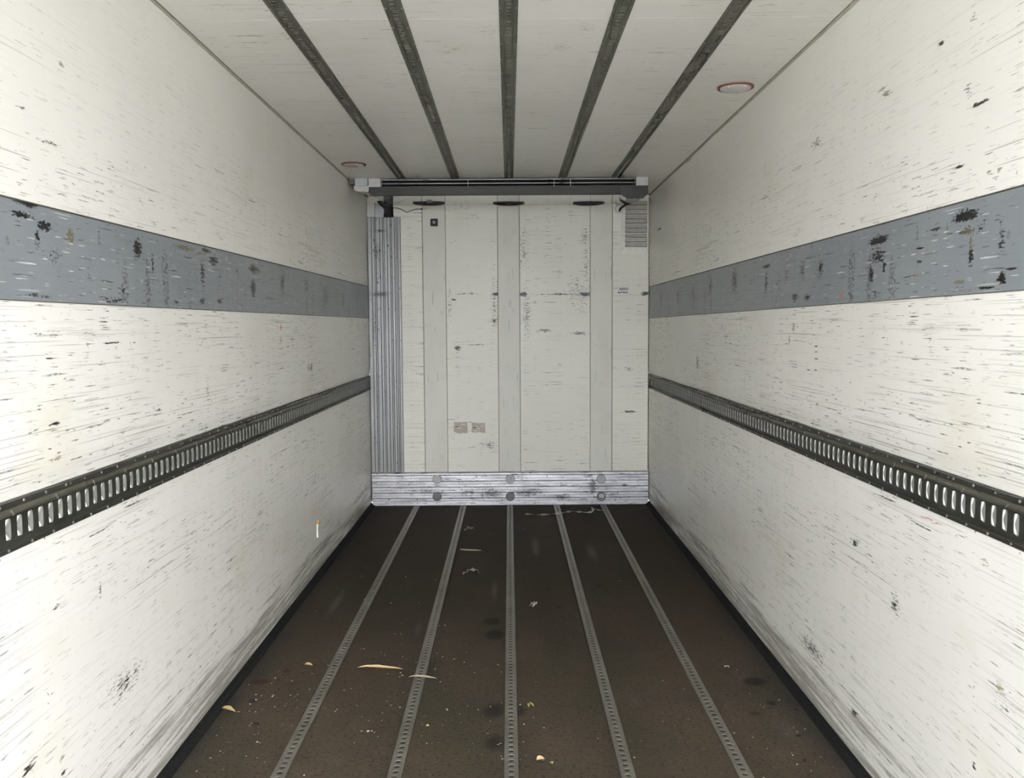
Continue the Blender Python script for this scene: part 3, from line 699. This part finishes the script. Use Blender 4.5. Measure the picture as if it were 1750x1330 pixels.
# pipe cover between the evaporator and the left wall
a, b = ef(606.5, 311), ef(628.0, 311)
pc = tag(empty('pipe_cover', (a.x+.05, yf+.08, H)), 'small grey pipe cover with white tray between evaporator and left wall', 'cover')
MB().bbox((a.x, yf+.002, ef(617, 318).z), (b.x, yf+.14, H-.001), .004).build('cover_box', M['pale_grey'], pc)
zt2, zb2 = ef(617, 318.6).z, ef(617, 328.5).z
xa, xb = ef(605, 322).x, ef(630.5, 322).x
MB().sweep([(xa, zt2), (xa, zt2-.02), (xa+.012, zt2-.034), (xa+.035, zb2+.002), (xb-.006, zb2), (xb, zb2+.012), (xb, zt2)], Vector((0, yf-.006, 0)), Vector((0, yf+.13, 0)), X, Z).build('drip_tray', M['blk'], pc)
a2 = ef(596.8, 309)
MB().bbox((max(a2.x, -W+.002), yf+.004, ef(600, 315).z), (ef(605.5, 309).x, yf+.05, H-.001), .003).build('wall_bracket', M['darkgrey'], pc)

# ------------------------------------------------------------------ black boot, cable, hose
yb2 = YB-.05
bt = tag(empty('rubber_boot', tuple(bk(660, 371, yb2))), 'creased black rubber boot above the ribbed duct cover', 'boot')
def B(px, py, y=yb2): return bk(px, py, y)
ol = [(643.5, 343.3), (661, 343.3), (666, 346), (671, 351.5), (671.8, 371), (655, 371), (656.5, 358), (653, 354), (648, 350)]
fr = [B(*q_) for q_ in ol]; cc = sum(fr, Vector())/len(fr)
n = len(fr)
vs = [Vector((p.x, YB-.015, p.z)) for p in fr]+[Vector((p.x, yb2+.012, p.z)) for p in fr]+[cc+(p-cc)*.72+Vector((0, -.010, 0)) for p in fr]
MB().add(vs, [tuple(range(2*n, 3*n))]+[(k, (k+1) % n, (k+1) % n+n, k+n) for k in range(n)]+[(k+n, (k+1) % n+n, (k+1) % n+2*n, k+2*n) for k in range(n)]).build('boot_body', M['black'], bt, True)
MB().tube(smooth_pts([B(649, 345.5, yb2-.012), B(656, 348.5, yb2-.016), B(664, 351.5, yb2-.014), B(668, 353.5, yb2-.008)], 4), .006, 8).build('crease', M['darkgrey'], bt, True)
MB().tube(smooth_pts([B(667, 350, yb2-.012), B(664, 357, yb2-.014), B(661, 366, yb2-.012)], 4), .004, 6).build('crease', M['black'], bt, True)
cb = tag(empty('sensor_cable', tuple(B(696, 362, YB-.02))), 'thin black cable looping from the rubber boot to a small plug', 'cable')
MB().tube(smooth_pts([B(669.5, 355, YB-.055), B(678, 355.5, YB-.03), B(686, 358, YB-.02), B(694, 362.6, YB-.015), B(698, 362.4, YB-.015), B(706, 358.8, YB-.015), B(712, 357.4, YB-.02), B(720, 357.3, YB-.022)], 5), .0026, 6).build('cord', M['black'], cb, True)
p = B(718.5, 357.3, YB-.022)
MB().tube([p, p+X*.004, p+X*.005, p+X*.010, p+X*.011, p+X*.018], [.004, .007, .005, .005, .007, .004], 10).build('plug', M['black'], cb, True)
MB().tube([p+X*.018, p+X*.045], .0028, 6).build('pin', M['pale_grey'], cb)
hz = tag(empty('drain_hose', tuple(B(1059, 357, YB-.02))), 'short dark drain hose bending into a round collar beside the louvre vent', 'hose')
MB().ring(B(1058.5, 357, YB-.0015), (0, -1, 0), .030, .038, .004, 28).build('collar', M['blk'], hz)
MB().tube(smooth_pts([B(1096, 337, YB-.06), B(1086, 342.3, YB-.06), B(1074, 348, YB-.055), B(1067, 351.5, YB-.045), B(1061, 356, YB-.03), B(1058.8, 360.5, YB-.004)], 5), .0095, 10).build('tube', M['fan_rim'], hz, True)
for q_ in ((1067.5, 351), (1086, 342)):
    p = B(*q_, YB-.053); MB().tube([p-Vector((.004, 0, -.002)), p+Vector((.004, 0, .002))], .0125, 10).build('clamp', M['black'], hz, True)
# small square sensor
p = bk(742, 380.6, YB+.012)
sb = tag(empty('sensor_box', tuple(p)), 'small square black sensor with a grey centre on the bulkhead', 'sensor')
s_ = .032
sec = [(-s_+.008, -s_), (s_-.008, -s_), (s_-.002, -s_+.002), (s_, -s_+.008), (s_, s_-.008), (s_-.002, s_-.002), (s_-.008, s_), (-s_+.008, s_), (-s_+.002, s_-.002), (-s_, s_-.008), (-s_, -s_+.008), (-s_+.002, -s_+.002)]
MB().sweep(sec, p, p+Vector((0, -.018, 0)), X, Z).build('case', M['black'], sb)
MB().box((p.x-.0115, p.y-.0205, p.z-.010), (p.x+.0115, p.y-.0175, p.z+.013)).build('centre_pad', M['pale_grey'], sb)
MB().box((p.x-.006, p.y-.0215, p.z-.003), (p.x+.006, p.y-.020, p.z+.004)).build('centre_mark', M['darkgrey'], sb)

# ------------------------------------------------------------------ louvre vent
x0, x1 = bk(1061.8, 390).x, W-.012
zt3, zb3 = bk(1085, 343.5).z, bk(1085, 433).z
vt = tag(empty('louvre_vent', ((x0+x1)/2, YB, zb3)), 'battered white louvre vent panel in the right corner below the evaporator', 'vent')
M['vent'] = metal_mat('chipped white painted steel', (.62, .60, .52), .35, .1, .1, (20, 20, 20), (.15, .14, .11), .55)
M['vent_d'] = plain('dark louvre openings', (.05, .047, .035), .8, 0, .4)  # dark strip below each louvre hood
MB().bbox((x0, YB-.0045, zb3), (x1, YB-.0012, zt3), .001).build('vent_plate', M['vent'], vt)
lx0, lx1 = bk(1068, 390).x, bk(1106, 390).x
for i, py in enumerate((350.3, 358.2, 366, 374, 381.6, 389.8, 397.3, 405.6, 413.5, 421.3)):
    z_ = bk(1087, py).z; h_ = .031
    mb = MB(); y_ = YB-.0046
    prof = [(0, 0), (-.020, .0015), (-.022, .005), (-.014, .015), (-.005, .025), (0, h_)]
    vs = []
    for xx, k in ((lx0, .15), (lx0+.010, 1), (lx1-.010, 1), (lx1, .15)):
        jit = 1+random.uniform(-.15, .15)
        vs += [(xx, y_+a_*k*jit, z_+b_) for a_, b_ in prof]
    n = len(prof); fs = [tuple(range(n)), tuple(range(3*n, 4*n))]
    for q_ in range(3): fs += [(q_*n+k, q_*n+(k+1) % n, (q_+1)*n+(k+1) % n, (q_+1)*n+k) for k in range(n)]
    lo = mb.add(vs, fs).build('louvre', M['vent'], vt)
    MB().box((lx0+.004, y_-.009, z_-.0035), (lx1-.004, y_+.002, z_+.0008)).build('opening', M['vent_d'], lo)

# ------------------------------------------------------------------ stickers
M['stk'] = plain('label paper', (.70, .69, .62), .6); M['ink'] = plain('printing ink', (.05, .055, .07), .6)
p0, p1 = bk(1056, 489), bk(1074.5, 503)
st = tag(empty('barcode_sticker', ((p0.x+p1.x)/2, YB-.002, p1.z)), 'worn white barcode sticker on the bulkhead below the louvre vent', 'sticker')
MB().box((p0.x, YB-.0022, p1.z), (p1.x, YB-.0012, p0.z)).build('paper', M['stk'], st)
bars = MB(); x = bk(1057.9, 490).x; xe = bk(1073.9, 490).x; zt4, zb4 = bk(1065, 491.6).z, bk(1065, 496.3).z
while x < xe:
    w_ = random.choice((.0012, .002, .0035)); bars.box((x, YB-.0027, zb4), (x+w_, YB-.0021, zt4)); x += w_+random.choice((.0012, .0018, .003))
bars.build('barcode', M['ink'], st)
mb = MB(); x = bk(1056.3, 500).x; xe = bk(1072.5, 500).x; zc = bk(1064, 499.6).z; rr_ = random.Random(11)
while x < xe:
    w_ = rr_.uniform(.004, .011); h_ = rr_.uniform(.004, .011)
    mb.box((x, YB-.0027, zc-h_), (x+w_, YB-.0021, zc+rr_.uniform(.002, .009))); x += w_+rr_.choice((.001, .002, .005))
mb.build('worn_print', M['ink'], st)
M['torn'] = plain('torn paper backing', (.50, .44, .36), .8, 0, .2, 60); M['torn2'] = plain('peeled paper patch', (.66, .62, .55), .8, 0, .1, 60)
for (ax_, ay_, bx_, by_, lab) in ((775, 721, 799.5, 741, 'torn beige sticker remnant on the bulkhead, the one nearer the ribbed duct cover'), (805.5, 722.5, 829.5, 741, 'torn beige sticker remnant on the bulkhead, the one farther from the duct cover')):
    a, b = bk(ax_, ay_), bk(bx_, by_)
    rt = tag(empty('sticker_remnant', ((a.x+b.x)/2, YB-.002, b.z)), lab, 'sticker', 'torn stickers')
    pts = []
    N_ = 7
    for i in range(N_): pts.append((a.x+(b.x-a.x)*i/N_, a.z+random.uniform(-.006, 0)))
    for i in range(4): pts.append((b.x-random.uniform(0, .005), a.z+(b.z-a.z)*i/4))
    for i in range(N_): pts.append((b.x+(a.x-b.x)*i/N_, b.z+random.uniform(-.002, .016)))
    for i in range(4): pts.append((a.x+random.uniform(0, .006), b.z+(a.z-b.z)*(i+.5)/4.5))
    n = len(pts)
    MB().add([(x, YB-.0022, z) for x, z in pts]+[(x, YB-.0011, z) for x, z in pts], [tuple(range(n)), tuple(range(n, 2*n))]+[(k, (k+1) % n, (k+1) % n+n, k+n) for k in range(n)]).build('paper', M['torn'], rt)
    for k in range(4):
        cx_, cz_ = random.uniform(a.x+.02, b.x-.03), random.uniform(b.z+.015, a.z-.02)
        MB().add([(cx_, YB-.0026, cz_), (cx_+.022, YB-.0026, cz_-.004), (cx_+.028, YB-.0026, cz_+.007), (cx_+.008, YB-.0026, cz_+.012),
                  (cx_, YB-.0021, cz_), (cx_+.022, YB-.0021, cz_-.004), (cx_+.028, YB-.0021, cz_+.007), (cx_+.008, YB-.0021, cz_+.012)],
                 [(0, 1, 2, 3), (4, 5, 6, 7), (0, 1, 5, 4), (1, 2, 6, 5), (2, 3, 7, 6), (3, 0, 4, 7)]).build('peeled_patch', M['torn2'], rt)
    cx_, cz_ = a.x+.028, a.z-.045
    MB().add([(cx_-.014, YB-.0028, cz_-.004), (cx_+.020, YB-.0028, cz_), (cx_+.016, YB-.0028, cz_+.005), (cx_-.012, YB-.0028, cz_+.003),
              (cx_-.014, YB-.0023, cz_-.004), (cx_+.020, YB-.0023, cz_), (cx_+.016, YB-.0023, cz_+.005), (cx_-.012, YB-.0023, cz_+.003)],
             [(0, 1, 2, 3), (4, 5, 6, 7), (0, 1, 5, 4), (1, 2, 6, 5), (2, 3, 7, 6), (3, 0, 4, 7)]).build('dark_tear', M['ink'], rt)

# ------------------------------------------------------------------ ceiling lamps (off)
M['lamp_ring'] = plain('orange brown gasket ring', (.17, .062, .036), .5)
M['lamp_glass'] = plain('frosted lamp cover', (.58, .55, .52), .25); M['lamp_clip'] = plain('pale clip', (.7, .62, .55), .3)
for px, py, lab, ang in ((1257, 148.5, 'round ceiling lamp with an orange rim near the right wall, switched off', 0), (604.5, 280.5, 'round ceiling lamp with a red rim near the left wall beside the evaporator', 1)):
    c = hit(px, py, 2, H); c.z = H
    lm = tag(empty('ceiling_lamp', tuple(c)), lab, 'lamp', 'round ceiling lamps')
    MB().ring(c, (0, 0, -1), .074, .086, .009, 40).build('rim', M['lamp_ring'], lm, True)
    MB().cyl(c, (0, 0, -1), .0745, .010, 40, .073, dome=.006).build('cover', M['lamp_glass' if not ang else 'blk'], lm, True)
    for a in (1.2, 2.2, 4.0, 5.2):
        MB().cyl(c+Vector((math.cos(a)*.068, math.sin(a)*.068, -.009)), (0, 0, -1), .006, .006, 10).build('clip', M['lamp_clip'], lm)

# ------------------------------------------------------------------ little things on the floor and wall
def leaf_mat(n, c1, c2, vein=True):
    t = NT(n); k = t.noise(t.co, 60, 4, .6)
    return t.out(t.mix(k, c1, c2), .6)
M['leaf_tan'] = leaf_mat('dry tan leaf', (.62, .42, .20), (.80, .60, .34)); M['leaf_grey'] = leaf_mat('dry grey tan leaf', (.36, .29, .20), (.52, .44, .32))
M['leaf_olive'] = leaf_mat('olive yellow leaf', (.36, .28, .08), (.55, .42, .22)); M['leaf_green'] = leaf_mat('fresh green leaflet', (.33, .42, .09), (.48, .55, .18))
M['scrap'] = plain('grey white plastic', (.30, .29, .25), .4, 0, .15)
def leaf(p, q, width, mat, name, label, cat, curl=.35, lift=.006, group=None, stalk=0.0):
    p, q = Vector(p), Vector(q); d = q-p; L_ = d.length; d.normalize(); s = Vector((-d.y, d.x, 0))
    root = tag(empty(name, tuple((p+q)/2)), label, cat, group)
    N_ = 14; vs = []; rr = random.Random(label)
    for i in range(N_+1):
        t = i/N_; w_ = width*math.sin(math.pi*min(1, max(0.0, t))**.85)**.8+.0006 if 0 < t < 1 else .0004
        w_ *= 1+rr.uniform(-.14, .14)
        c = p+d*L_*t+s*(.012*L_*math.sin(t*6)); hz_ = .0015+lift*(.25+.15*rr.random())*min(1, 6*t, 6*(1-t))
        for k in (-1, -.5, 0, .5, 1):
            vs.append(c+s*w_*k+Z*(hz_+curl*w_*k*k))
    fs = [(5*i+k, 5*i+k+1, 5*i+k+6, 5*i+k+5) for i in range(N_) for k in range(4)]
    m_ = len(vs); vs2 = vs+[v_+Z*-.0006 for v_ in vs]
    fs2 = fs+[tuple(x+m_ for x in reversed(f)) for f in fs]
    MB().add(vs2, fs2).build('blade', mat, root, True)
    MB().tube([vs[5*i+2]+Z*.0004 for i in range(N_+1)], .0009, 5).build('midrib', mat, root)
    if stalk: MB().tube([q, q+d*stalk+s*stalk*.3+Z*.001, q+d*stalk*1.4+s*stalk*.8+Z*.001], .0008, 5).build('stalk', mat, root)
    return root
leaf(fl(611, 1141.5), fl(688, 1144), .012, M['leaf_tan'], 'dry_leaf', 'long pale tan dry leaf lying between two floor strips', 'leaf', .5, .010, 'dry leaves on the floor')
leaf(fl(699, 1157.5, .004), fl(746, 1160, .004), .0085, M['leaf_grey'], 'dry_leaf', 'greyish dry leaf lying across a perforated floor strip', 'leaf', .5, .007, 'dry leaves on the floor')
leaf(fl(377, 1211.5), fl(402, 1217), .013, M['leaf_olive'], 'dry_leaf', 'olive brown curled leaf on the floor near the left wall', 'leaf', .6, .008, 'dry leaves on the floor', .012)
leaf(fl(520, 1137), fl(534, 1138), .012, M['leaf_olive'], 'dry_leaf', 'small yellow leaf piece beside the reddish dirt', 'leaf', .5, .006, 'dry leaves on the floor')
leaf(fl(917, 1300), fl(931, 1298), .014, M['leaf_tan'], 'dry_leaf', 'small triangular tan leaf piece right of the middle floor strip', 'leaf', .4, .008, 'dry leaves on the floor')
leaf(fl(902.5, 1203), fl(904, 1209), .0045, M['leaf_green'], 'green_leaflet', 'fresh green leaflet, shortest of the little cluster', 'leaflet', .3, .003, 'green leaflets')
leaf(fl(905, 1201), fl(912.5, 1208), .0045, M['leaf_green'], 'green_leaflet', 'fresh green leaflet, longest of the little cluster', 'leaflet', .3, .003, 'green leaflets')
leaf(fl(728, 1241.5), fl(733.5, 1241.5), .007, M['leaf_green'], 'green_leaflet', 'single yellow green leaflet right of a perforated floor strip', 'leaflet', .3, .003, 'green leaflets')
leaf(fl(942, 1303), fl(944, 1306), .006, M['leaf_green'], 'green_leaflet', 'tiny green leaflet beside the triangular tan leaf piece', 'leaflet', .3, .003, 'green leaflets')
leaf(fl(628, 1252), fl(631, 1249.5), .005, M['leaf_tan'], 'seed', 'small tan seed between two floor strips', 'seed', .2, .003)
def ribbon(pts, wd, mat, name, label, cat, tw=0.0, seed=1):
    pts = smooth_pts(pts, 5); r_ = random.Random(seed); vs = []
    for i, p in enumerate(pts):
        t = (pts[min(i+1, len(pts)-1)]-pts[max(0, i-1)]); s = Vector((-t.y, t.x, 0)).normalized()
        a = tw*math.sin(i*.9); w_ = wd*(1+.3*math.sin(i*1.7)+r_.uniform(-.15, .15))
        s = s*math.cos(a)+Z*math.sin(a)
        for k in (-1, 0, 1):
            v_ = p+s*w_*k+Z*(.003*(1-abs(k))); v_.z = max(v_.z, .0012); vs.append(v_)
    m_ = len(vs); fs = [(3*i+k, 3*i+k+1, 3*i+k+4, 3*i+k+3) for i in range(len(pts)-1) for k in (0, 1)]
    o = MB().add(vs+[v_-Z*.0007 for v_ in vs], fs+[tuple(x+m_ for x in reversed(f)) for f in fs]).build(name, mat, None, True)
    return tag(o, label, cat)
ribbon([fl(898, 878.5, .004), fl(915, 880, .004), fl(935, 879.5, .006), fl(952, 878, .008), fl(966, 876, .01), fl(976, 874, .014), fl(990, 875, .008), fl(1003, 876, .01), fl(1014, 873.5, .02), (fl(1012, 868, .04)), fl(1020, 871, .015), fl(1030, 872.5, .006)],
       .012, M['scrap'], 'plastic_strip', 'long twisted grey plastic strip lying on the floor before the kick plate', 'strip', .5, 2)
ribbon([fl(791, 980, .004), fl(796, 978.5, .01), fl(800, 975.5, .025), fl(807, 973, .04), fl(815, 974.5, .03), fl(820, 980, .005)], .018, M['scrap'], 'plastic_scrap', 'curved pale plastic scrap standing up on the floor right of a strip', 'scrap', .35, 3)
ribbon([fl(797, 904, .01), fl(801, 903.5, .02), fl(804, 902.5, .02), fl(808, 903.5, .008)], .02, M['scrap'], 'plastic_scrap', 'tiny crumpled pale scrap far back near the kick plate', 'scrap', .6, 4)
ribbon([fl(909, 1033, .004), fl(912, 1031.5, .012), fl(915, 1034, .006)], .02, M['scrap'], 'paper_scrap', 'small white paper scrap between the middle strip and the next', 'scrap', .6, 5)
ribbon([fl(1238, 1139, .003), fl(1242, 1138.5, .005), fl(1246, 1139.5, .003)], .006, M['scrap'], 'paper_scrap', 'small flat pale scrap on the right side of the floor', 'scrap', .2, 6)
sw = tag(MB().tube(smooth_pts([fl(787, 939, .004), fl(800, 940, .004), fl(812, 940.3, .004), fl(822, 940.8, .004)], 3), [.003]*2+[.0042]*6+[.0025]*2, 6).build('straw_stalk', M['leaf_grey'], None, True), 'thin tan straw stalk lying across the floor', 'straw')
# dark clods
M['clod'] = plain('dark earth clod', (.014, .009, .006), .9, 0, .4, 80)
def clod(px, py, r_, label, seed):
    p = fl(px, py); rr = random.Random(seed); mb = MB(); n = 10
    rings = [(0, 1.0), (.35, .95), (.7, .6)]
    vs = []
    for z_, k in rings: vs += [(p.x+math.cos(2*math.pi*i/n)*r_*k*rr.uniform(.65, 1.15), p.y+math.sin(2*math.pi*i/n)*r_*k*rr.uniform(.65, 1.15), z_*r_*.6*rr.uniform(.8, 1.2) if z_ else .0003) for i in range(n)]
    vs.append((p.x, p.y, r_*.5))
    fs = [tuple(range(n))]+[(q_*n+k, q_*n+(k+1) % n, (q_+1)*n+(k+1) % n, (q_+1)*n+k) for q_ in range(2) for k in range(n)]+[(2*n+k, 2*n+(k+1) % n, 3*n) for k in range(n)]
    tag(mb.add(vs, fs).build('dirt_clod', M['clod'], None, True), label, 'dirt', 'dirt clods')
clod(430, 1199, .018, 'dark dirt clod just below the reddish dirt patch', 1); clod(437, 1239, .015, 'dark dirt clod nearest the lower left, right of the olive leaf', 2)
clod(1365, 1258, .009, 'dark dirt clod near the right wall, the farther of two', 3); clod(1375, 1300, .008, 'dark dirt clod near the right wall, the nearer of two', 4)
# crumbs
def crumbs(n, mat, name, label, spots, seed, smin, smax):
    rr = random.Random(seed); mb = MB()
    for i in range(n):
        if spots and rr.random() < .75:
            a, b, sx, sy = rr.choice(spots); p = fl(a+rr.gauss(0, sx), b+rr.gauss(0, sy))
        else: p = Vector((rr.uniform(-1.15, 1.15), 2.9+4.6*rr.random()**1.6, 0))
        if abs(p.x) > 1.17 or p.y > 7.6 or min(abs(p.x-c) for c, _ in FR) < .028: continue
        L_ = rr.uniform(smin, smax); w_ = L_*rr.uniform(.2, .7); a = rr.uniform(0, math.pi); h_ = w_*.5
        c, s = math.cos(a), math.sin(a)
        q = [(-L_, -w_), (L_*.7, -w_*1.2), (L_, w_*.8), (-L_*.6, w_)]
        mb.add([(p.x+c*x-s*y, p.y+s*x+c*y, .0002) for x, y in q]+[(p.x+(c*x-s*y)*.7, p.y+(s*x+c*y)*.7, h_+.0004) for x, y in q],
               [(0, 1, 2, 3), (4, 5, 6, 7), (0, 1, 5, 4), (1, 2, 6, 5), (2, 3, 7, 6), (3, 0, 4, 7)])
    return tag(mb.build(name, mat), label, 'crumbs', kind='stuff')
M['crumb_l'] = plain('pale crumbs', (.48, .45, .36), .7, 0, .3, 90)
crumbs(300, M['crumb_l'], 'crumbs', 'pale wood and paper crumbs strewn over the floor', [(1380, 1250, 50, 40), (640, 1190, 60, 40), (380, 1260, 50, 40), (860, 1230, 60, 50), (480, 1170, 50, 25), (740, 1110, 60, 40)], 3, .0012, .0048)
crumbs(260, M['clod'], 'dirt', 'dark earth crumbs around the reddish patch on the floor', [(445, 1165, 26, 8), (490, 1150, 24, 12), (460, 1175, 30, 14), (430, 1210, 26, 20), (520, 1150, 30, 14), (1320, 1170, 60, 30)], 5, .0015, .006)
# pale tie with an orange tip on the left wall
p, q = wl(542.5, 915), wl(543.2, 895)
tt = tag(empty('pale_peg', (-W, p.y, p.z)), 'small white strip with an orange tip stuck to the left wall near the floor', 'peg')
M['white'] = plain('clean white plastic', (.85, .85, .82), .35); M['orange'] = plain('orange tip', (.55, .26, .04), .5)
MB().bbox((-W, p.y-.012, p.z), (-W+.007, p.y+.012, q.z), .002).build('strip', M['white'], tt)
MB().bbox((-W, p.y-.018, p.z-.010), (-W+.009, p.y+.014, p.z+.001), .002).build('foot', M['white'], tt)
MB().cyl((-W+.001, q.y, q.z+.010), (1, 0, 0), .014, .012, 12, .010).build('tip', M['orange'], tt, True)
